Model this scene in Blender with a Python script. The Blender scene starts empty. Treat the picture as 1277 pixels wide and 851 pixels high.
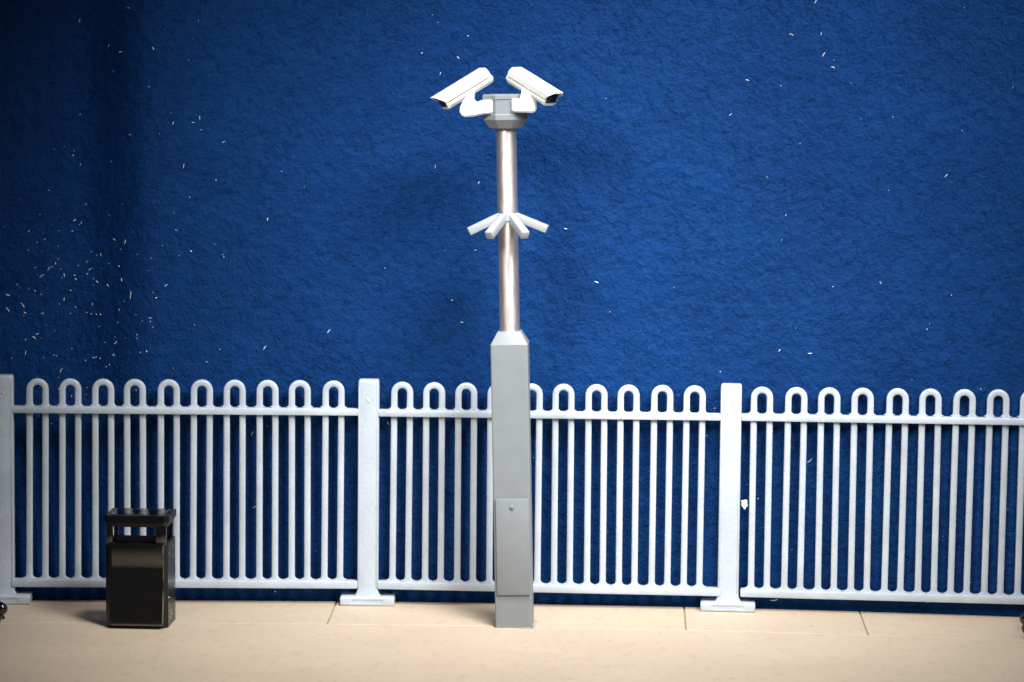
import bpy, bmesh, math, random
import numpy as np
from mathutils import Vector, Matrix, Quaternion
random.seed(7)

# ---------------------------------------------------------------- camera
PW, PH, FPX = 1277.0, 851.0, 3500.0           # photograph size, focal length in its pixels
PITCH, ROLL, CAM_H = math.radians(6.15), math.radians(0.45), 5.3
scn = bpy.context.scene
col = scn.collection
_f = Vector((0, math.cos(PITCH), -math.sin(PITCH)))
_r0 = Vector((1, 0, 0)); _u0 = _r0.cross(_f)
_r = math.cos(ROLL) * _r0 + math.sin(ROLL) * _u0
_u = -math.sin(ROLL) * _r0 + math.cos(ROLL) * _u0
CAM = Vector((0, 0, CAM_H))
cd = bpy.data.cameras.new('camera'); cam = bpy.data.objects.new('camera', cd); col.objects.link(cam)
cam.matrix_world = Matrix(((_r.x, _u.x, -_f.x, CAM.x), (_r.y, _u.y, -_f.y, CAM.y), (_r.z, _u.z, -_f.z, CAM.z), (0, 0, 0, 1)))
cd.sensor_width = 36; cd.lens = 36 * FPX / PW; cd.clip_start = 0.5; cd.clip_end = 200
cd.dof.use_dof = True; cd.dof.focus_distance = 25.6; cd.dof.aperture_fstop = 1.0; cd.dof.aperture_blades = 7
scn.camera = cam

# ---------------------------------------------------------------- light
world = bpy.data.worlds.new('World'); scn.world = world; world.use_nodes = True
bg = world.node_tree.nodes['Background']; bg.inputs[0].default_value = (0.95, 0.96, 1.0, 1); bg.inputs[1].default_value = 0.03
vs = scn.view_settings; vs.view_transform = 'Standard'; vs.look = 'None'; vs.exposure = 0; vs.gamma = 1; vs.use_curve_mapping = False
def spot(name, loc, aim, power, color, angle, radius, sx=1.0):
    l = bpy.data.lights.new(name, 'SPOT'); l.energy = power; l.color = color
    l.spot_size = math.radians(angle); l.spot_blend = 1.0; l.shadow_soft_size = radius
    o = bpy.data.objects.new(name, l); col.objects.link(o)
    o.location = loc; o.rotation_euler = (Vector(aim) - Vector(loc)).to_track_quat('-Z', 'Y').to_euler()
    o.scale = (sx, 1, 1)
    return o
spot('desk_lamp_key', (4.8, 19.0, 9.8), (0.9, 26.2, 2.8), 22000, (0.97, 0.985, 1.0), 27.5, 3.6, 1.85)
spot('added_overhead_fill', (1.0, 20.6, 13.0), (0.6, 23.6, 0.0), 8000, (1.0, 0.97, 0.93), 42, 1.5, 1.35)  # added fill from above to brighten the platform, not a lamp of the place
spot('desk_lamp_fill', (-5.5, 14.5, 10.5), (0.9, 26.2, 3.2), 8500, (0.98, 0.98, 1.0), 25, 2.2, 1.7)

# ---------------------------------------------------------------- pixels to directions
def ray(px, py):
    return _f + (px - PW / 2) / FPX * _r - (py - PH / 2) / FPX * _u
def ground(px, py, z=0.0):
    d = ray(px, py); return CAM + d * ((z - CAM_H) / d.z)
def on_y(px, py, y):
    d = ray(px, py); return CAM + d * (y / d.y)
def on_plane(px, py, p, n):
    d = ray(px, py); return CAM + d * ((p - CAM).dot(n) / d.dot(n))

# the foot of the backdrop, a shallow curve on the ground
_wl = [(0, 747.5), (50, 748), (250, 748.7), (410, 749.3), (510, 750.2), (605, 751.8), (690, 752.8), (855, 756.5),
       (960, 759.5), (1100, 763.5), (1217, 766.7), (1277, 769)]
_g = np.array([ground(*p)[:2] for p in _wl])
_c = np.polyfit(_g[:, 0], _g[:, 1], 3); _xa, _xb = _g[0, 0], _g[-1, 0]
def wall_y(x):
    xc = min(max(x, _xa), _xb)
    s = np.polyval(np.polyder(_c), xc)
    return float(np.polyval(_c, xc) + s * (x - xc))
def wall_dir(x):
    v = Vector((0.1, wall_y(x + 0.05) - wall_y(x - 0.05), 0)); return v.normalized()
def off_wall(x, v, z=0.0):
    """point v metres in front of the backdrop, at the wall's own place x"""
    t = wall_dir(x); return Vector((x, wall_y(x), z)) + v * Vector((t.y, -t.x, 0))

# ---------------------------------------------------------------- materials
def mat(name, color, rough=0.5, metal=0.0, spec=0.5, ior=1.5, bump=0.0, bscale=30.0, var=0.0, vscale=4.0, sss=0.0,
        coat=0.0, rvar=0.0, stretch=(1, 1, 1), tint=None):
    m = bpy.data.materials.new(name); m.use_nodes = True
    nt = m.node_tree; N = nt.nodes; L = nt.links; b = N['Principled BSDF']
    b.inputs['Base Color'].default_value = (*color, 1); b.inputs['Roughness'].default_value = rough
    b.inputs['Metallic'].default_value = metal; b.inputs['IOR'].default_value = ior
    b.inputs['Specular IOR Level'].default_value = spec; b.inputs['Coat Weight'].default_value = coat
    if sss:
        b.inputs['Subsurface Weight'].default_value = sss; b.inputs['Subsurface Radius'].default_value = (0.05, 0.05, 0.05)
        b.inputs['Subsurface Scale'].default_value = 1.0
    tc = N.new('ShaderNodeTexCoord'); mp = N.new('ShaderNodeMapping'); mp.inputs['Scale'].default_value = stretch
    geo = N.new('ShaderNodeNewGeometry'); L.new(geo.outputs['Position'], mp.inputs['Vector'])
    if var:
        n = N.new('ShaderNodeTexNoise'); n.inputs['Scale'].default_value = vscale; n.inputs['Detail'].default_value = 6; n.inputs['Roughness'].default_value = 0.6
        L.new(mp.outputs[0], n.inputs['Vector'])
        mx = N.new('ShaderNodeMix'); mx.data_type = 'RGBA'
        c1 = [c * (1 - var) for c in color]; c2 = [min(1, c * (1 + var)) for c in color]
        if tint: c1 = list(tint)
        mx.inputs[6].default_value = (*c1, 1); mx.inputs[7].default_value = (*c2, 1)
        rp = N.new('ShaderNodeMapRange'); rp.inputs[1].default_value = 0.3; rp.inputs[2].default_value = 0.7
        L.new(n.outputs['Fac'], rp.inputs[0]); L.new(rp.outputs[0], mx.inputs[0]); L.new(mx.outputs[2], b.inputs['Base Color'])
        if rvar:
            r2 = N.new('ShaderNodeMapRange'); r2.inputs[1].default_value = 0.3; r2.inputs[2].default_value = 0.7
            r2.inputs[3].default_value = max(0.02, rough - rvar); r2.inputs[4].default_value = rough + rvar
            L.new(n.outputs['Fac'], r2.inputs[0]); L.new(r2.outputs[0], b.inputs['Roughness'])
    if bump:
        n = N.new('ShaderNodeTexNoise'); n.inputs['Scale'].default_value = bscale; n.inputs['Detail'].default_value = 5
        L.new(mp.outputs[0], n.inputs['Vector'])
        bp = N.new('ShaderNodeBump'); bp.inputs['Strength'].default_value = 1.0; bp.inputs['Distance'].default_value = bump
        L.new(n.outputs['Fac'], bp.inputs['Height']); L.new(bp.outputs[0], b.inputs['Normal'])
    return m

M = {}
M['fence'] = mat('fence_plastic', (0.50, 0.555, 0.615), rough=0.34, bump=0.0035, bscale=26, var=0.10, vscale=3.0, sss=0.25)
M['white'] = mat('white_plastic', (0.70, 0.69, 0.65), rough=0.4, bump=0.001, bscale=60, var=0.06, vscale=9, sss=0.2)
M['grey'] = mat('grey_plastic', (0.215, 0.235, 0.245), rough=0.45, bump=0.0008, bscale=90, var=0.05, vscale=6)
M['lightgrey'] = mat('light_grey_plastic', (0.33, 0.345, 0.37), rough=0.42, bump=0.001, bscale=60, var=0.05, vscale=9, sss=0.15)
M['metal'] = mat('aluminium_tube', (0.84, 0.755, 0.71), rough=0.42, metal=0.9, bump=0.002, bscale=18, var=0.10, vscale=5, rvar=0.06, stretch=(9, 9, 0.8))
_b = M['metal'].node_tree.nodes['Principled BSDF']; _b.inputs['Anisotropic'].default_value = 0.6; _b.inputs['Anisotropic Rotation'].default_value = 0.25
_tg = M['metal'].node_tree.nodes.new('ShaderNodeTangent'); _tg.direction_type = 'RADIAL'; _tg.axis = 'Z'
M['metal'].node_tree.links.new(_tg.outputs[0], _b.inputs['Tangent'])
M['black'] = mat('black_gloss_plastic', (0.004, 0.004, 0.005), rough=0.12, ior=1.5, spec=1.0, bump=0.0005, bscale=50, var=0.3, vscale=8, rvar=0.03)
M['blackbody'] = mat('black_satin_plastic', (0.005, 0.005, 0.006), rough=0.3, spec=0.4, bump=0.001, bscale=50, var=0.3, vscale=8, rvar=0.06)
M['binpanel'] = mat('black_bin_panel', (0.005, 0.0045, 0.004), rough=0.11, ior=2.2, bump=0.0005, bscale=40, var=0.3, vscale=8, rvar=0.04)
M['lidtop'] = mat('black_lid_gloss', (0.004, 0.004, 0.005), rough=0.05, ior=1.8, var=0.2)
M['lens'] = mat('dark_lens_glass', (0.008, 0.007, 0.006), rough=0.12)
M['glue'] = mat('dried_glue', (0.40, 0.34, 0.24), rough=0.12, bump=0.004, bscale=25)
M['fleck'] = mat('white_fibre', (0.88, 0.88, 0.87), rough=0.8)
M['grout'] = mat('joint_grout', (0.34, 0.265, 0.17), rough=0.9, var=0.2, vscale=20)

def slab_material():
    m = mat('platform_card', (0.575, 0.465, 0.345), rough=0.6, bump=0.004, bscale=14, var=0.05, vscale=1.0, stretch=(0.8, 1.1, 1))
    nt = m.node_tree; N = nt.nodes; L = nt.links; b = N['Principled BSDF']
    src = b.inputs['Base Color'].links[0].from_socket
    geo = [n for n in N if n.bl_idname == 'ShaderNodeNewGeometry'][0]
    n = N.new('ShaderNodeTexNoise'); n.inputs['Scale'].default_value = 9; n.inputs['Detail'].default_value = 9; n.inputs['Roughness'].default_value = 0.72
    mp = N.new('ShaderNodeMapping'); mp.inputs['Scale'].default_value = (1.3, 0.5, 1); L.new(geo.outputs['Position'], mp.inputs[0]); L.new(mp.outputs[0], n.inputs['Vector'])
    r = N.new('ShaderNodeMapRange'); r.inputs[1].default_value = 0.52; r.inputs[2].default_value = 0.76; L.new(n.outputs['Fac'], r.inputs[0])
    mx = N.new('ShaderNodeMix'); mx.data_type = 'RGBA'; mx.blend_type = 'MULTIPLY'
    mm = N.new('ShaderNodeMath'); mm.operation = 'MULTIPLY'; mm.inputs[1].default_value = 0.42; L.new(r.outputs[0], mm.inputs[0])
    L.new(mm.outputs[0], mx.inputs[0]); L.new(src, mx.inputs[6]); mx.inputs[7].default_value = (0.55, 0.45, 0.36, 1)
    # small dark specks
    v = N.new('ShaderNodeTexVoronoi'); v.inputs['Scale'].default_value = 2.2; L.new(geo.outputs['Position'], v.inputs['Vector'])
    r2 = N.new('ShaderNodeMapRange'); r2.inputs[1].default_value = 0.045; r2.inputs[2].default_value = 0.02; L.new(v.outputs['Distance'], r2.inputs[0])
    m2 = N.new('ShaderNodeMath'); m2.operation = 'MULTIPLY'; m2.inputs[1].default_value = 0.6; L.new(r2.outputs[0], m2.inputs[0])
    mx2 = N.new('ShaderNodeMix'); mx2.data_type = 'RGBA'; L.new(m2.outputs[0], mx2.inputs[0]); L.new(mx.outputs[2], mx2.inputs[6]); mx2.inputs[7].default_value = (0.12, 0.08, 0.06, 1)
    L.new(mx2.outputs[2], b.inputs['Base Color'])
    return m
M['slab'] = slab_material()

def backdrop_material():
    m = bpy.data.materials.new('blue_painted_card'); m.use_nodes = True
    nt = m.node_tree; N = nt.nodes; L = nt.links; b = N['Principled BSDF']
    b.inputs['Roughness'].default_value = 0.62; b.inputs['Specular IOR Level'].default_value = 0.12
    geo = N.new('ShaderNodeNewGeometry')
    def noise(scale, detail, rough, st, dist=0.0):
        mp = N.new('ShaderNodeMapping'); mp.inputs['Scale'].default_value = st; L.new(geo.outputs['Position'], mp.inputs[0])
        n = N.new('ShaderNodeTexNoise'); n.inputs['Scale'].default_value = scale; n.inputs['Detail'].default_value = detail
        n.inputs['Roughness'].default_value = rough; n.inputs['Distortion'].default_value = dist
        L.new(mp.outputs[0], n.inputs['Vector']); return n.outputs['Fac']
    def math_(op, a, c):
        n = N.new('ShaderNodeMath'); n.operation = op
        for i, k in enumerate((a, c)):
            if isinstance(k, (int, float)): n.inputs[i].default_value = k
            else: L.new(k, n.inputs[i])
        return n.outputs[0]
    big = noise(1.3, 4, 0.55, (1, 1, 1)); mid = noise(10, 6, 0.62, (1.1, 1, 1), 0.0); fine = noise(34, 4, 0.65, (1.1, 1, 1), 0.0)
    # torn ridges: one-sided steps like flaked paint
    rid = noise(11, 4, 0.65, (1, 1, 1), 0.2)
    mr = N.new('ShaderNodeMapRange'); mr.interpolation_type = 'SMOOTHSTEP'; mr.inputs[1].default_value = 0.57; mr.inputs[2].default_value = 0.605; L.new(rid, mr.inputs[0])
    h = math_('ADD', math_('MULTIPLY', mid, 0.62), math_('MULTIPLY', fine, 0.20))
    h = math_('ADD', h, math_('MULTIPLY', mr.outputs[0], 0.13))
    h = math_('ADD', h, math_('MULTIPLY', big, 1.0))
    bp = N.new('ShaderNodeBump'); bp.inputs['Strength'].default_value = 1.0; bp.inputs['Distance'].default_value = 0.068
    L.new(h, bp.inputs['Height']); L.new(bp.outputs[0], b.inputs['Normal'])
    cr = N.new('ShaderNodeValToRGB'); e = cr.color_ramp.elements
    e[0].position = 0.3; e[0].color = (0.0006, 0.0262, 0.118, 1); e[1].position = 0.7; e[1].color = (0.0012, 0.0410, 0.170, 1)
    mixn = math_('ADD', math_('MULTIPLY', big, 0.5), math_('MULTIPLY', mid, 0.5)); L.new(mixn, cr.inputs[0]); L.new(cr.outputs[0], b.inputs['Base Color'])
    return m
M['backdrop'] = backdrop_material()

# ---------------------------------------------------------------- helpers
def link(name, me, m=None, parent=None, smooth=True):
    o = bpy.data.objects.new(name, me); col.objects.link(o)
    if m is not None and not me.materials: me.materials.append(m)
    if parent is not None: o.parent = parent
    return o
def bm_obj(name, bm, m, parent=None, smooth=30):
    bmesh.ops.recalc_face_normals(bm, faces=bm.faces)
    for f in bm.faces: f.smooth = True
    for e in bm.edges:
        if len(e.link_faces) == 2 and e.calc_face_angle(0) > math.radians(smooth): e.smooth = False
    me = bpy.data.meshes.new(name); bm.to_mesh(me); bm.free()
    return link(name, me, m, parent)
def tag(o, label=None, cat=None, group=None, kind=None):
    if label: o['label'] = label
    if cat: o['category'] = cat
    if group: o['group'] = group
    if kind: o['kind'] = kind
    return o
def thing(name, label, cat, loc=(0, 0, 0), rot=None, group=None):
    o = bpy.data.objects.new(name, None); col.objects.link(o); o.location = loc; o.empty_display_size = 0.1
    if rot is not None: o.rotation_mode = 'QUATERNION'; o.rotation_quaternion = rot
    return tag(o, label, cat, group)
def box_bm(x0, x1, y0, y1, z0, z1, bev=0.0, seg=2):
    bm = bmesh.new(); bmesh.ops.create_cube(bm, size=1)
    for v in bm.verts:
        v.co = Vector(((x0 + x1) / 2 + v.co.x * (x1 - x0), (y0 + y1) / 2 + v.co.y * (y1 - y0), (z0 + z1) / 2 + v.co.z * (z1 - z0)))
    if bev: bmesh.ops.bevel(bm, geom=list(bm.edges), offset=bev, segments=seg, profile=0.5, affect='EDGES')
    return bm
def loops_bm(loops, cap0=True, cap1=True):
    """skin a list of equal-length closed loops"""
    bm = bmesh.new(); rows = [[bm.verts.new(p) for p in l] for l in loops]; n = len(rows[0])
    for a, b in zip(rows, rows[1:]):
        for i in range(n):
            j = (i + 1) % n; bm.faces.new((a[i], a[j], b[j], b[i]))
    if cap0: bm.faces.new(rows[0][::-1])
    if cap1: bm.faces.new(rows[-1])
    return bm
def circ(r, z, n=40, ph=0.0, cx=0, cy=0):
    return [Vector((cx + r * math.cos(ph + 2 * math.pi * i / n), cy + r * math.sin(ph + 2 * math.pi * i / n), z)) for i in range(n)]
def rrect(w, d, r, n=4):
    pts = []
    for cx, cy, a0 in ((w / 2 - r, d / 2 - r, 0), (-w / 2 + r, d / 2 - r, 90), (-w / 2 + r, -d / 2 + r, 180), (w / 2 - r, -d / 2 + r, 270)):
        for k in range(n + 1):
            a = math.radians(a0 + 90 * k / n); pts.append((cx + r * math.cos(a), cy + r * math.sin(a)))
    return pts
def beam_bm(A, B, up, h, d, bev):
    """bevelled bar from A to B (centres of its end faces)"""
    A, B = Vector(A), Vector(B); ax = (B - A).normalized(); side = ax.cross(up).normalized(); u = side.cross(ax)
    bm = box_bm(0, (B - A).length, -d / 2, d / 2, -h / 2, h / 2, bev)
    mt = Matrix(((ax.x, -side.x, u.x, A.x), (ax.y, -side.y, u.y, A.y), (ax.z, -side.z, u.z, A.z), (0, 0, 0, 1)))
    bmesh.ops.transform(bm, matrix=mt, verts=bm.verts); return bm

# ---------------------------------------------------------------- backdrop
def sstep(a, b, x):
    t = min(1, max(0, (x - a) / (b - a))); return t * t * (3 - 2 * t)
_fx = on_y(135, 300, wall_y(-3.6)).x                 # the fold in the card
def fold(x, z):
    return 0.50 * (1 - sstep(_fx - 0.34, _fx + 0.42, x)) * sstep(-0.2, 5.0, z) ** 0.7
xs = [-16 + 0.1 * i for i in range(321)]; zs = [-0.15 + 0.2 * i for i in range(58)]
bm = bmesh.new(); grid = []
for z in zs:
    grid.append([bm.verts.new((x, wall_y(x) + fold(x, z), z)) for x in xs])
for a, b in zip(grid, grid[1:]):
    for i in range(len(xs) - 1): bm.faces.new((a[i], a[i + 1], b[i + 1], b[i]))
geom = bmesh.ops.extrude_face_region(bm, geom=list(bm.faces))
for v in geom['geom']:
    if isinstance(v, bmesh.types.BMVert): v.co.y += 0.04
tag(bm_obj('backdrop', bm, M['backdrop']), kind='structure')

# ---------------------------------------------------------------- platform with its slabs
def strip(x0, x1, v0, v1, z0, z1, step=0.25, bev=0.006):
    n = max(2, int((x1 - x0) / step)); top = []
    a = [off_wall(x0 + (x1 - x0) * i / n, v0) for i in range(n + 1)]; b = [off_wall(x0 + (x1 - x0) * i / n, v1) for i in range(n + 1)]
    bm = bmesh.new(); rows = []
    for p, q in zip(a, b):
        d = (q - p).normalized() * bev
        rows.append([bm.verts.new(c) for c in ((p.x, p.y, z0), (p.x, p.y, z1 - bev), (p.x + d.x, p.y + d.y, z1), (q.x - d.x, q.y - d.y, z1), (q.x, q.y, z1 - bev), (q.x, q.y, z0))])
    for r, s in zip(rows, rows[1:]):
        for i in range(6): bm.faces.new((r[i], r[(i + 1) % 6], s[(i + 1) % 6], s[i]))
    bm.faces.new(rows[0][::-1]); bm.faces.new(rows[-1]); return bm
plat = tag(bm_obj('platform', strip(-14, 14, 0.012, 9.0, -0.5, -0.012), M['grout']), kind='structure')
VJ = 1.06
def wall_x(p, v):
    """the wall's own place x of a ground point v metres in front of it"""
    x = p.x
    for _ in range(8): x += p.x - off_wall(x, v).x
    return x
def strip2(a, b, z0, z1, bev=0.006):
    """slab between two slanting joints: a, b = (x at the back, x at the front)"""
    n = 8; v0, v1 = 0.014, VJ - 0.003; bm = bmesh.new(); rows = []
    for i in range(n + 1):
        f = i / n; p = off_wall(a[0] + (b[0] - a[0]) * f, v0); q = off_wall(a[1] + (b[1] - a[1]) * f, v1); d = (q - p).normalized() * bev
        rows.append([bm.verts.new(c) for c in ((p.x, p.y, z0), (p.x, p.y, z1 - bev), (p.x + d.x, p.y + d.y, z1), (q.x - d.x, q.y - d.y, z1), (q.x, q.y, z1 - bev), (q.x, q.y, z0))])
    for r, t in zip(rows, rows[1:]):
        for k in range(6): bm.faces.new((r[k], r[(k + 1) % 6], t[(k + 1) % 6], t[k]))
    bm.faces.new(rows[0][::-1]); bm.faces.new(rows[-1]); return bm
J = []
for bx, by, fx, fy in ((-16, 747, -40, 780), (202, 748.5, 184, 779.5), (420, 749.5, 407.5, 780), (636, 752, 632, 783), (853, 757, 856, 788), (1072, 763, 1083, 793), (1290, 769, 1308, 800)):
    J.append((wall_x(ground(bx, by), 0.014), wall_x(ground(fx, fy), VJ)))
dl = J[1][0] - J[0][0]; dr_ = J[-1][0] - J[-2][0]
J = [(J[0][0] - dl * k, J[0][1] - dl * k) for k in range(5, 0, -1)] + J + [(J[-1][0] + dr_ * k, J[-1][1] + dr_ * k) for k in range(1, 5)]
for a, b in zip(J, J[1:]):
    g = 0.009
    bm_obj('slab', strip2((a[0] + g, a[1] + g), (b[0] - g, b[1] - g), -0.3, random.uniform(-0.0015, 0.0015)), M['slab'], plat)
bm_obj('slab', strip(J[0][1] + 0.02, J[-1][1] - 0.02, VJ + 0.006, 8.9, -0.3, 0.0), M['slab'], plat)

# ---------------------------------------------------------------- fence
def seat(base, top_pt, t):
    """rotation with local x along t and local z towards top_pt"""
    z = (top_pt - base).normalized(); x = (t - z * t.dot(z)).normalized(); y = z.cross(x)
    return Matrix((x, y, z)).transposed().to_quaternion()
POSTS = [  # foot centre px, foot front bottom py, post top centre px, py
    (3.0, 754.4, 3.6, 467.5), (457.5, 756.3, 460.2, 473), (907.4, 763.7, 912.2, 478.8), (1361, 776.0, 1370, 485.0)]
FD, FH, PWD, PDP = 0.24, 0.085, 0.196, 0.12
PL = ['light grey fence post on a flat foot, cut by the left edge',
      'light grey fence post between the black bin and the camera pole',
      'light grey fence post right of the camera pole, white scrap beside it',
      'light grey end post of the fence beyond the right edge']
post_pos, post_top = [], []
for i, (fx, fy, tx, ty) in enumerate(POSTS):
    g = ground(fx, fy); t = wall_dir(g.x); n = Vector((t.y, -t.x, 0))      # n points to the viewer
    base = g - n * (FD * 0.56)
    top = on_plane(tx, ty, base, n)
    post_pos.append(base); post_top.append(top)
    h = (top - base).length
    e = thing('fence_post', PL[i], 'fence post', base, seat(base, top, t), 'posts of the hooped fence')
    prof = [(FH - 0.01, 1.32), (FH + 0.012, 1.16), (FH + 0.03, 1.06), (FH + 0.06, 1.0), (h - 0.035, 1.0), (h - 0.018, 0.975), (h - 0.006, 0.93), (h, 0.86)]
    ls = []
    for z, k in prof:
        ls.append([Vector((p[0], p[1] + (0 if z > 1 else 0), z)) for p in rrect(PWD * k, PDP * (k if z > 1 else 1 + (k - 1) * 0.4), 0.02, 3)])
    pm = bm_obj('shaft', loops_bm(ls), M['fence'], e)
    # moulding ridge up each long edge of the front
    for s in (-1, 1):
        bm_obj('edge_ridge', box_bm(s * 0.084 - 0.008, s * 0.084 + 0.008, -PDP / 2 - 0.003, -PDP / 2 + 0.01, FH + 0.08, h - 0.06, 0.0025, 2), M['fence'], pm)
    bm = bmesh.new()
    for q in range(4):
        bmesh.ops.create_icosphere(bm, subdivisions=2, radius=random.uniform(.008, .016), matrix=Matrix.Translation((random.uniform(-.015, .03), -PDP / 2, h - .19 + random.uniform(-.03, .03))) @ Matrix.Diagonal((1, .35, 1.3, 1)))
    bm_obj('mould_mark', bm, M['white'], pm, 60)
    # foot with a recessed slot along its front
    bm = box_bm(-0.255, 0.255, -FD * 0.56, FD * 0.44, 0.0, FH)
    fr = [f for f in bm.faces if f.normal.y < -0.9]
    bmesh.ops.inset_region(bm, faces=fr, thickness=0.028, depth=0)
    for f in [f for f in bm.faces if f.normal.y < -0.9 and f.calc_area() < 0.025 and abs(f.calc_center_median().z - FH / 2) < 0.005 and abs(f.calc_center_median().x) < 0.01]:
        for v in f.verts: v.co.x *= 0.62; v.co.z = 0.006 + v.co.z * 0.95 if v.co.z < FH / 2 else v.co.z * 0.86 + 0.006
        bmesh.ops.inset_region(bm, faces=[f], thickness=0.002, depth=-0.006)
    ed = [ed_ for ed_ in bm.edges if all(abs(abs(v.co.x) - 0.255) < 1e-4 or abs(v.co.z - FH) < 1e-4 or v.co.z < 1e-4 for v in ed_.verts)
          and len(ed_.link_faces) == 2 and ed_.calc_face_angle(0) > 0.8]
    bmesh.ops.bevel(bm, geom=ed, offset=0.016, segments=3, profile=0.5, affect='EDGES')
    bm_obj('foot', bm, M['fence'], e)

BW, BD, HR = 0.060, 0.055, 0.0735        # bar width, depth; hoop radius to the bar's centre
_sec = rrect(1.0, 1.0, 0.32, 3)
def hoop_mesh(zb, zr, zt):
    """one bar bent into a hoop: up, round and down again. zb = foot of the bars, zr = upper edge of the top rail, zt = crown"""
    zc = zt - BW / 2 - HR; path = []
    def wd(z):
        k = 0.0
        RF, RT = 0.036, 0.024
        if z < zb + RF: k = 2 * (RF - math.sqrt(max(0, RF * RF - (zb + RF - z) ** 2)))
        if zr <= z < zr + RT: k = max(k, 2 * (RT - math.sqrt(max(0, RT * RT - (zr + RT - z) ** 2))))
        return BW + k
    zl = [zb - 0.02, zb] + [zb + 0.036 * q for q in (.06, .16, .3, .5, .75, 1)] + [zb + 0.5, zb + 1.0, zr - 0.02, zr] + [zr + 0.024 * q for q in (.08, .2, .4, .7, 1)] + [zc]
    for z in zl: path.append((-HR, z, wd(max(z, zb)), -1.0, 0.0))
    for k in range(1, 12):
        a = math.pi - math.pi * k / 12; path.append((HR * math.cos(a), zc + HR * math.sin(a), BW, math.cos(a), math.sin(a)))
    for z in zl[::-1]: path.append((HR, z, wd(max(z, zb)), 1.0, 0.0))
    ls = []
    for x, z, w, nx, nz in path:
        s = -1
        ls.append([Vector((x + nx * p[0] * w, p[1] * BD, z + nz * p[0] * w)) for p in _sec])
    bm = loops_bm(ls); o = bm_obj('hooped_bar', bm, M['fence']); me = o.data; bpy.data.objects.remove(o); return me

PANELS = [  # post pair, hoop x (first, step), crown y (first,last), top-rail mid y (left,right), bottom-rail mid y (left,right), bar foot shift px (first,last)
    (0, 1, 46.0, 41.1, 472.0, 474.6, 510.2, 513.6, 726.0, 728.2, 0.6, -1.6),
    (1, 2, 500.8, 40.6, 476.4, 480.8, 514.6, 519.8, 728.6, 737.6, -1.8, -4.0),
    (2, 3, 950.6, 42.05, 482.4, 486.8, 520.0, 526.8, 738.4, 750.0, -4.2, -9.0)]
FL = ['hooped pale grey fence panel behind the black bin, left of the photo',
      'hooped pale grey fence panel crossing behind the camera pole',
      'hooped pale grey fence panel at the right, cut by the right edge']
panel_fr = []
for k, (a, b, hx, hs, c0, c1, t0, t1, b0, b1, s0, s1) in enumerate(PANELS):
    A, B = post_pos[a], post_pos[b]; tx = (B - A); ln = tx.length; tx = tx.normalized(); n = Vector((tx.y, -tx.x, 0))
    q = Matrix((tx, -n, Vector((0, 0, 1)))).transposed().to_quaternion()
    e = thing('hooped_fence', FL[k], 'fence', A, q, 'panels of the hooped fence'); panel_fr.append((A, tx, n))
    def loc(px, py):
        p = on_plane(px, py, A, n) - A; return p.dot(tx), p.z
    pxa, pxb = POSTS[a][2] + 12, POSTS[b][2] - 12
    ta, tb = loc(pxa, t0), loc(pxb, t1); ba, bb = loc(pxa - 1, b0), loc(pxb - 2, b1)
    V3 = lambda c, y: Vector((c[0], y, c[1]))
    bm_obj('top_rail', beam_bm(V3(ta, -0.012), V3(tb, -0.012), Vector((0, 0, 1)), 0.064, 0.100, 0.012), M['fence'], e)
    bm_obj('bottom_rail', beam_bm(V3(ba, -0.014), V3(bb, -0.014), Vector((0, 0, 1)), 0.074, 0.110, 0.013), M['fence'], e)
    me = None
    for i in range(10):
        f = i / 9.0; x = hx + hs * i
        ct = loc(x, c0 + (c1 - c0) * f); fr = (x - pxa) / (pxb - pxa)
        yb = b0 + (b1 - b0) * fr - 5.5; cb = loc(x + s0 + (s1 - s0) * f, yb); cr_ = loc(x, t0 + (t1 - t0) * fr - 5)
        L_ = math.hypot(ct[0] - cb[0], ct[1] - cb[1])
        if me is None: me = hoop_mesh(0.0, cr_[1] - cb[1], L_); L0 = L_
        o = link('hooped_bar', me, None, e)
        o.location = (cb[0] + random.uniform(-.004, .004), 0.004 + random.uniform(-.004, .004), cb[1])
        o.rotation_euler = (random.uniform(-.004, .004), math.atan2(ct[0] - cb[0], ct[1] - cb[1]) + random.uniform(-.004, .004), random.uniform(-.03, .03)); o.scale = (1, 1, L_ / L0)

# ---------------------------------------------------------------- camera pole
g0 = ground(641, 783.5); tP = wall_dir(g0.x); nP = Vector((tP.y, -tP.x, 0))
PED = 0.336
pbase = g0 - nP * (PED / 2)
ptop = on_plane(631.0, 150, pbase, nP)
pole = thing('camera_pole', 'grey camera pole with two white cameras on a silver tube, in front of the fence', 'camera pole', pbase, seat(pbase, ptop, tP))
bpy.context.view_layer.update()
PIN = pole.matrix_world.inverted()
def pl(px, py, fwd=0.0):
    """pixel to the pole's own frame, on the plane fwd metres in front of its axis"""
    return PIN @ on_plane(px, py, pbase + nP * fwd, nP)
zs1 = pl(637, 430, PED / 2).z; zs2 = pl(637, 413).z
ztube = pl(631, 160).z
hw = PED / 2
ls = [[Vector((p[0], p[1], z)) for p in rrect(2 * w, 2 * w, r, 2)] for z, w, r in
      ((0, hw, .014), (zs1 - 0.004, hw, .014), (zs1 + 0.004, hw - 0.003, .012), (zs2, hw - 0.062, .006), (zs2 + 0.003, hw - 0.066, .006))]
ped = bm_obj('pedestal', loops_bm(ls), M['grey'], pole, 20)
d0, d1 = pl(639, 742, hw).z, pl(639, 622, hw).z
door = bm_obj('access_door', box_bm(-0.146, 0.152, -hw - 0.022, -hw + 0.004, d0, d1, 0.007), M['grey'], ped)
sz = d1 - 0.075
bm = loops_bm([[Vector((0.0 + v.x, -hw - y, sz + v.y)) for v in circ(r, 0, 16)] for y, r in ((0.018, .02), (0.03, .02), (0.036, .012))])
bm_obj('screw', bm, M['grey'], door)
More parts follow.
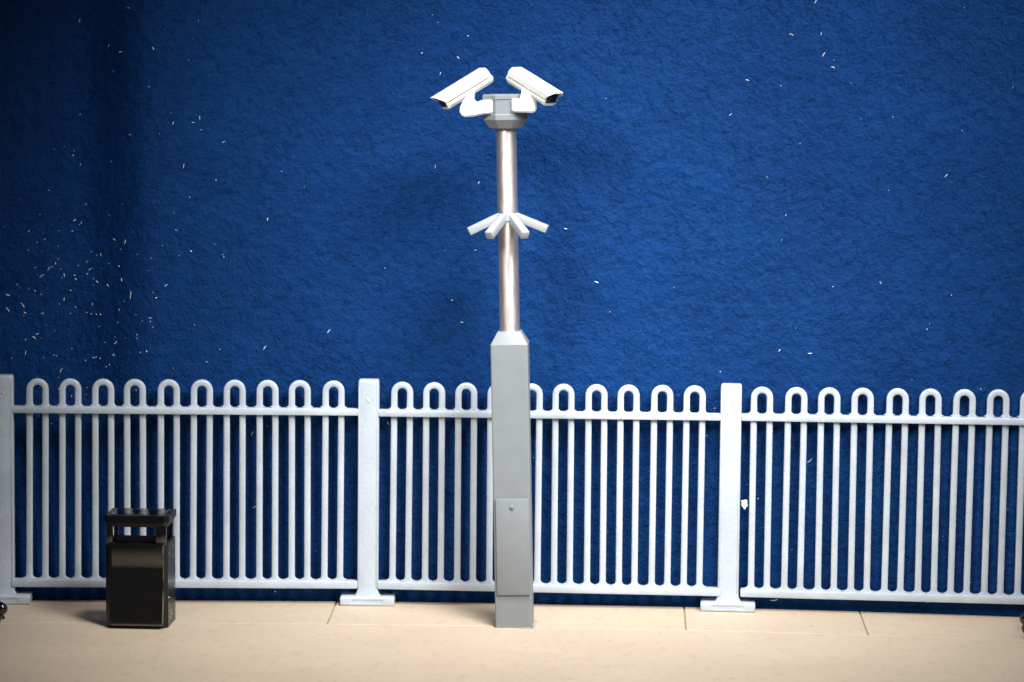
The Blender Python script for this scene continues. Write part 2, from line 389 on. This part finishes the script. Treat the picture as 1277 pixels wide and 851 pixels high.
tr = 0.0925
tube = bm_obj('tube', loops_bm([circ(tr, zs1 - 0.05, 64), circ(tr, ztube + 0.06, 64)]), M['metal'], pole)
# glue squeezed out round the foot
bm = bmesh.new()
for k in range(44):
    u = k / 44 * 4; sgn = int(u); f = u - sgn
    c = [(-hw + 2 * hw * f, -hw), (hw, -hw + 2 * hw * f), (hw - 2 * hw * f, hw), (-hw, hw - 2 * hw * f)][sgn]
    r = random.uniform(0.006, 0.014) + (0.012 if random.random() < 0.12 else 0)
    mt = Matrix.Translation((c[0] * 1.015, c[1] * 1.015, 0.0)) @ Matrix.Diagonal((1.4, 1.4, 0.55, 1))
    bmesh.ops.create_icosphere(bm, subdivisions=2, radius=r, matrix=mt)
tag(bm_obj('glue_bead', bm, M['glue'], pole, 80), 'clear dried glue around the foot')
# hub
hc = pl(630.5, 137)
z0, z1, z2, z3 = ztube - 0.004, pl(631, 149).z, pl(631, 143).z, pl(631, 117.5).z
hx0 = pl(630.5, 137).x
R8 = math.pi / 8
ls = [circ(r, z, 8, R8, hx0, 0) for z, r in ((z0, .135), (z0 + .008, .150), (z1, .213), (z2, .213), (z2 + .008, .209), (z3 - .05, .209), (z3 - .04, .216), (z3 - .008, .216), (z3, .207))]
bm_obj('hub', loops_bm(ls), M['grey'], pole, 20)
# collar with four prongs
cz = pl(632, 271).z
ls = [circ(r, z, 40) for z, r in ((cz - .035, tr + .002), (cz - .03, tr + .016), (cz + .028, tr + .016), (cz + .033, tr + .002))]
coll = bm_obj('collar', loops_bm(ls), M['lightgrey'], pole)
for az, Lp, dip in ((192, .325, 24), (243, .32, 29), (300, .32, 30), (350, .325, 22)):
    a = math.radians(az); dr = Vector((math.cos(a) * math.cos(math.radians(dip)), math.sin(a) * math.cos(math.radians(dip)), -math.sin(math.radians(dip))))
    st = Vector((math.cos(a) * 0.06, math.sin(a) * 0.06, cz + 0.012))
    bm = beam_bm(st, st + dr * Lp, Vector((0, 0, 1)), 0.072, 0.066, 0.008)
    pr = bm_obj('prong', bm, M['lightgrey'], coll)
    side = dr.cross(Vector((0, 0, 1))).normalized(); up = side.cross(dr)
    for v in pr.data.vertices:                         # a little wider towards the lower edge of the tip
        k = (v.co - st).dot(dr) / Lp
        v.co += side * ((v.co - st).dot(side)) * 0.14 * k
# brackets and cameras
def sec_camera(center, az, dip, L=0.555, roll=0.0, arm=None):
    """az: degrees, 0 = to the right, 270 = towards the viewer"""
    a, d = math.radians(az), math.radians(dip)
    X = Vector((math.cos(a) * math.cos(d), math.sin(a) * math.cos(d), -math.sin(d)))
    Y = Vector((0, 0, 1)).cross(X).normalized(); Z = X.cross(Y)
    q = Matrix((X, Y, Z)).transposed().to_quaternion() @ Quaternion((1, 0, 0), math.radians(roll))
    def section(x, pts, k=1.0): return [Vector((x, p[0] * k, p[1] * k)) for p in pts]
    body = [(-.066, .01), (-.066, -.016), (-.088, -.024), (-.088, -.046), (-.056, -.080), (.056, -.080), (.088, -.046), (.088, -.024), (.066, -.016), (.066, .01)]
    xb0, xb1 = -L / 2 - 0.016, L / 2 - 0.062
    bm = loops_bm([section(xb0, body, .86), section(xb0 + .02, body), section(xb1 - .012, body), section(xb1, body, .95)])
    bmesh.ops.bevel(bm, geom=[e for e in bm.edges if abs((e.verts[0].co - e.verts[1].co).normalized().x) > .9], offset=.005, segments=2, affect='EDGES')
    cam_o = bm_obj('security_camera', bm, M['white'], pole); cam_o.location = center; cam_o.rotation_mode = 'QUATERNION'; cam_o.rotation_quaternion = q
    # sun shield: a folded hood with real thickness, open below at the front
    out = [(-.092, -.008), (-.092, .036), (-.058, .074), (.058, .074), (.092, .036), (.092, -.008)]
    inn = [(.080, -.008), (.080, .031), (.053, .062), (-.053, .062), (-.080, .031), (-.080, -.008)]
    sec = out + inn
    x0, x1 = -L / 2, L / 2
    rear = [(p[0] * (.96), p[1] * .95) for p in sec]
    bm = loops_bm([section(x0, rear), section(x0 + .015, sec), section(x1 - .004, sec), section(x1, [(p[0] * .985, p[1] * .985) for p in sec])])
    for v in bm.verts:                                  # the hood's front is cut on a slant, longest at the top
        if v.co.x > 0: v.co.x -= 0.075 * (0.074 - v.co.z) / 0.1
    bm_obj('sun_shield', bm, M['white'], cam_o, 25)
    # back plate closing the hood
    bm_obj('rear_cap', box_bm(x0 + .012, x0 + .03, -.078, .078, -.002, .058, .006), M['white'], cam_o)
    # upper body under the hood, with the dark window in front
    bm_obj('window_frame', box_bm(xb1 - .03, xb1 + .002, -.079, .079, -.070, .061, .008), M['white'], cam_o)
    bm_obj('lens_window', box_bm(xb1, xb1 + .006, -.066, .066, -.050, .059, .003), M['lens'], cam_o)
    return cam_o, X, Z
cl = pl(575.5, 112.3, 0.10); cr2 = pl(667.5, 109.2, 0.16)
sec_camera(cl, 180 + 27, 28)
sec_camera(cr2, 360 - 40, 25)
def bracket_plate(pix, f0, f1, fwd):
    """cast bracket: outline in the plane fwd metres before the pole's axis, with real thickness"""
    pts = [pl(px, py, fwd) for px, py in pix]; bm = bmesh.new()
    a = [bm.verts.new(p + Vector((0, f0, 0))) for p in pts]; b = [bm.verts.new(p + Vector((0, f1, 0))) for p in pts]; n = len(pts)
    for k in range(n): bm.faces.new((a[k], a[(k + 1) % n], b[(k + 1) % n], b[k]))
    bm.faces.new(a); bm.faces.new(b[::-1])
    bmesh.ops.recalc_face_normals(bm, faces=bm.faces)
    bmesh.ops.bevel(bm, geom=[e for e in bm.edges if abs((e.verts[0].co - e.verts[1].co).normalized().y) < .5], offset=.012, segments=3, affect='EDGES')
    return bm_obj('bracket_arm', bm, M['white'], pole, 35)
bracket_plate([(616.5, 124), (601, 125), (594.5, 127.5), (591.5, 124), (592, 114), (583, 115), (577, 127), (574, 134), (573.8, 140), (576, 144), (580, 146), (590, 145.3), (604, 142.5), (616.5, 141.5)], -.065, .065, .11)
bracket_plate([(638.5, 123.5), (649, 122.8), (651, 112), (664, 113), (668.5, 123), (669.3, 135), (668, 139), (664, 140.6), (655, 140.4), (642, 140), (638.5, 137.5)], -.065, .065, .17)

# ---------------------------------------------------------------- litter bin
ga, gb = ground(131.5, 782.5), ground(209.0, 784.0)
tB = (gb - ga).normalized(); nB = Vector((tB.y, -tB.x, 0)); BWD = (gb - ga).length; BDP = 0.41
bc = (ga + gb) / 2 - nB * BDP / 2
bq = Matrix((tB, -nB, Vector((0, 0, 1)))).transposed().to_quaternion()
lbin = thing('litter_bin', 'glossy black square litter bin with a slotted opening under its lid', 'litter bin', bc, bq)
fb = bc + nB * BDP / 2
def bz(py): return on_plane(170, py, fb, nB).z
zt_lid, zl0, zop = bz(643.5), bz(658), bz(678)
w, d = BWD / 2, BDP / 2
# body: hollow tub with a leaning front panel
bm = bmesh.new()
def add(b2):
    me = bpy.data.meshes.new('t'); b2.to_mesh(me); b2.free(); bm.from_mesh(me); bpy.data.meshes.remove(me)
def shell(z0, z1, th=.03, ch=.035):
    o = [(-w + ch, -d), (w - ch, -d), (w, -d + ch), (w, d), (-w, d), (-w, -d + ch)]
    i = [(p[0] * (1 - th / w), p[1] * (1 - th / d)) for p in o]
    n = len(o); b3 = bmesh.new()
    rings = [[b3.verts.new((*p, z)) for p in q] for q, z in ((o, z0), (o, z1), (i, z1), (i, z0 + .05))]
    for r0, r1 in zip(rings, rings[1:]):
        for k in range(n): b3.faces.new((r0[k], r0[(k + 1) % n], r1[(k + 1) % n], r1[k]))
    b3.faces.new(rings[0][::-1]); b3.faces.new(rings[-1])
    bmesh.ops.bevel(b3, geom=[e for e in b3.edges if e.calc_face_angle(0) > .3], offset=.006, segments=2, affect='EDGES')
    return b3
body = bm_obj('body', shell(0.0, zop), M['blackbody'], lbin); bm.free()
# front panel: upright at the top, swelling forward below
zk = bz(706); px0, px1 = -w + .055, w - .03
prof = [(0.03, -.004), (0.034, -.067), (0.040, -.0685), (0.048, -.068), (0.07, -.065), (zk - .09, -.016), (zk - .03, -.009), (zk + .01, -.008), (zk + .05, -.011), (zop - .02, -.022), (zop - .008, -.020), (zop - .004, .01)]
b3 = bmesh.new(); rows = [[b3.verts.new((x, -d + y, z)) for x in (px0, px0 + .008, px1 - .008, px1)] for z, y in prof]
for r in rows:
    for k in (0, 3): r[k].co.y = max(r[k].co.y, -d + .002)
for r0, r1 in zip(rows, rows[1:]):
    for k in range(3): b3.faces.new((r0[k], r0[k + 1], r1[k + 1], r1[k]))
bm_obj('front_panel', b3, M['binpanel'], lbin, 50)
# corner uprights of the opening
for sx, wd_ in ((-1, .055), (1, .095)):
    x0 = -w + .012 if sx < 0 else w - .012 - wd_
    bm_obj('upright', box_bm(x0, x0 + wd_, -d + .012, -d + .06, zop - .02, zl0 + .01, .005), M['binpanel'], lbin)
    x0 = -w + .012 if sx < 0 else w - .052
    bm_obj('upright', box_bm(x0, x0 + .04, d - .06, d - .012, zop - .02, zl0 + .01, .005), M['black'], lbin)
bm_obj('inner_rim', box_bm(-w + .085, w - .105, -d + .075, -d + .095, zop - .06, zop + .058, .005), M['binpanel'], lbin)
# lid: two steps and a rippled glossy top
lo_ = [(-w + .025, -d), (w - .025, -d), (w + .012, -d + .05), (w + .012, d), (-w - .006, d), (-w - .006, -d + .03)]
def lidring(k, z, dy=0.0): return [Vector((p[0] * k, p[1] * k + dy, z)) for p in lo_]
lid = bm_obj('lid', loops_bm([lidring(.93, zl0), lidring(.95, zl0 + .03), lidring(.955, zl0 + .036), lidring(1.0, zl0 + .042), lidring(1.0, zt_lid - .012), lidring(.985, zt_lid)]), M['blackbody'], lbin, 25)
b3 = bmesh.new(); nx, ny = 64, 36; rows = []
for j in range(ny + 1):
    y = -d * .93 + 2 * d * .93 * j / ny; row = []
    for i in range(nx + 1):
        x = -w * .93 + 2 * w * .93 * i / nx
        edge = min(1, min(i, nx - i, j, ny - j) / 3.0)
        row.append(b3.verts.new((x, y, zt_lid - .006 + edge * (.010 + .0016 * math.sin(2 * math.pi * (y + .35 * x) / .085)))))
    rows.append(row)
for r0, r1 in zip(rows, rows[1:]):
    for k in range(nx): b3.faces.new((r0[k], r0[k + 1], r1[k + 1], r1[k]))
bm_obj('ribbed_top', b3, M['lidtop'], lid, 60)

bm = bmesh.new()
for k in range(26):
    if k < 14: p = Vector((w + .0005, random.uniform(-d + .05, d - .05), random.uniform(.05, zop - .05)))
    else: p = Vector((random.uniform(-w + .05, w - .05), -d - .004 - max(0, .058 * (1 - (k - 13) / 14)), .07 + (zk - .16) * (k - 13) / 14))
    bmesh.ops.create_icosphere(bm, subdivisions=1, radius=random.uniform(.0025, .006), matrix=Matrix.Translation(p))
tag(bm_obj('dust_specks', bm, M['fleck'], lbin, 80), kind='stuff')

# ---------------------------------------------------------------- benches whose ball feet reach into the picture
def bench(gp, side, label):
    """gp: ground point of the nearest foot; side +1: bench runs off to the right"""
    t = wall_dir(gp.x); n = Vector((t.y, -t.x, 0)); q = Matrix((t, -n, Vector((0, 0, 1)))).transposed().to_quaternion()
    e = thing('platform_bench', label, 'bench', gp, q, 'black benches at the picture edges')
    Lb = 1.5
    for x in (0.0, Lb):
        for y in (0.0, 0.42):
            xi = side * (x + (0.05 if x == 0 else -0.05))
            ls = [circ(r, z, 16, 0, side * x, y) for z, r in ((0, .03), (.012, .034), (.03, .022))]
            for k in range(1, 8):
                a = -math.pi / 2 + math.pi * k / 8; ls.append(circ(max(.02, .058 * math.cos(a)), .095 + .058 * math.sin(a), 16, 0, side * x, y))
            for z, dx in ((.16, .03), (.25, .09), (.42, .11)):
                ls.append(circ(.024, z, 16, 0, side * x + (side * dx if x == 0 else -side * dx), y))
            bm_obj('leg', loops_bm(ls), M['black'], e)
    for k in range(4):
        bm_obj('seat_slat', box_bm(*sorted((side * .1, side * (Lb - .1))), -.03 + k * .125, .075 + k * .125, .42, .45, .006), M['black'], e)
    return e
bench(ground(1281.5, 797), 1, 'black bench at the right edge, only its round ball foot showing')
bench(ground(-6, 784), -1, 'black bench at the left edge, only its round ball foot showing')

# ---------------------------------------------------------------- scrap stuck to the fence and dust on the card
A, tx, n = panel_fr[2]
p = on_plane(928.3, 628.5, A + n * 0.055, n)
bm = bmesh.new(); bmesh.ops.create_icosphere(bm, subdivisions=3, radius=0.036)
for v in bm.verts:
    c = v.co.copy(); k = 1 + 0.35 * math.sin(c.x * 90 + c.z * 60) * math.cos(c.z * 110 - c.y * 70)
    v.co = Vector((c.x * .75, c.y * .55, c.z * 1.15)) * k
sc = bm_obj('paper_scrap', bm, M['fleck'], None, 25); sc.location = p
tag(sc, 'small crumpled white scrap stuck to the fence beside a post', 'scrap')

flecks = bmesh.new()
def fleck(px, py, ln_px, ang, thick=1.0, curl=0.0):
    x = on_y(px, py, 26).x
    for _ in range(3):
        y = wall_y(x); p = on_y(px, py, y); x = p.x; y = wall_y(x) + fold(x, p.z); p = on_y(px, py, y); x = p.x
    ln_, r = 0.85 * ln_px / 134.0, thick / 134.0 * 0.5
    pts = []; a = math.radians(ang)
    for k in range(5):
        s = (k / 4 - .5) * ln_; aa = a + curl * (k / 4 - .5)
        pts.append(Vector((p.x + s * math.cos(aa), 0, p.z + s * math.sin(aa))))
    prev = None
    for k, c in enumerate(pts):
        rr = r * (0.55 if k in (0, 4) else 1.0)
        t = (pts[min(4, k + 1)] - pts[max(0, k - 1)]).normalized(); nn = Vector((-t.z, 0, t.x))
        y = wall_y(c.x) + fold(c.x, c.z) - 0.004
        ring = [flecks.verts.new(c + nn * rr + Vector((0, y, 0))), flecks.verts.new(c + Vector((0, y - rr * 1.4, 0))), flecks.verts.new(c - nn * rr + Vector((0, y, 0)))]
        if prev:
            for i in range(3): flecks.faces.new((prev[i], prev[(i + 1) % 3], ring[(i + 1) % 3], ring[i]))
        prev = ring
for q in ((249, 147, 5, 90), (241, 153, 4, 10), (251, 162, 3, 0), (279, 177, 5, 35), (229, 207, 7, 80), (543, 208, 6, 80), (597, 228, 4, 60), (150, 65, 6, 10),
          (135, 57, 4, 80), (160, 10, 3, 0), (99, 26, 5, 80), (163, 368, 12, 85), (10, 368, 6, -20), (29, 381, 7, -55), (10, 386, 8, -50), (76, 462, 8, 60),
          (125, 318, 5, 80), (112, 336, 6, 30), (142, 299, 5, -30), (156, 302, 7, 70), (52, 344, 8, 35), (61, 335, 7, 60), (80, 373, 5, 80), (43, 421, 7, -40),
          (144, 428, 7, 45), (32, 440, 7, 85), (207, 356, 5, 30), (987, 43, 7, -20), (1024, 42, 5, 85), (1027, 68, 7, 60), (1039, 84, 6, -20), (1017, 2, 6, 60),
          (932, 100, 5, -15), (911, 143, 5, 40), (1180, 219, 6, 50), (972, 437, 4, 60), (1010, 441, 6, 5), (744, 352, 6, -20), (1010, 575, 9, 40), (318, 632, 9, 38),
          (314, 541, 8, 60), (965, 749, 12, 8), (1157, 751, 5, 5), (410, 413, 7, 50), (576, 402, 4, 0), (484, 528, 7, -60), (330, 434, 7, 60)):
    fleck(q[0], q[1], q[2], q[3] * -1 if False else q[3], random.uniform(0.6, 1.1), random.uniform(-.5, .5))
for k in range(230):
    if k < 120: px, py = random.gauss(95, 60), random.gauss(370, 85)
    elif k < 165: px, py = random.uniform(0, 330), random.uniform(0, 480)
    else: px, py = random.uniform(300, 1270), random.uniform(0, 740)
    if not (-40 < px < 1310 and -30 < py < 740): continue
    fleck(px, py, random.choice((1.2, 1.5, 1.5, 2, 2, 2.5, 3, 4.5)), random.uniform(0, 180), random.uniform(0.25, 1.25), random.uniform(-.5, .5))
tag(bm_obj('dust_fibres', flecks, M['fleck'], None, 60), 'tiny white dust fibres stuck on the blue backdrop', 'dust', kind='stuff')
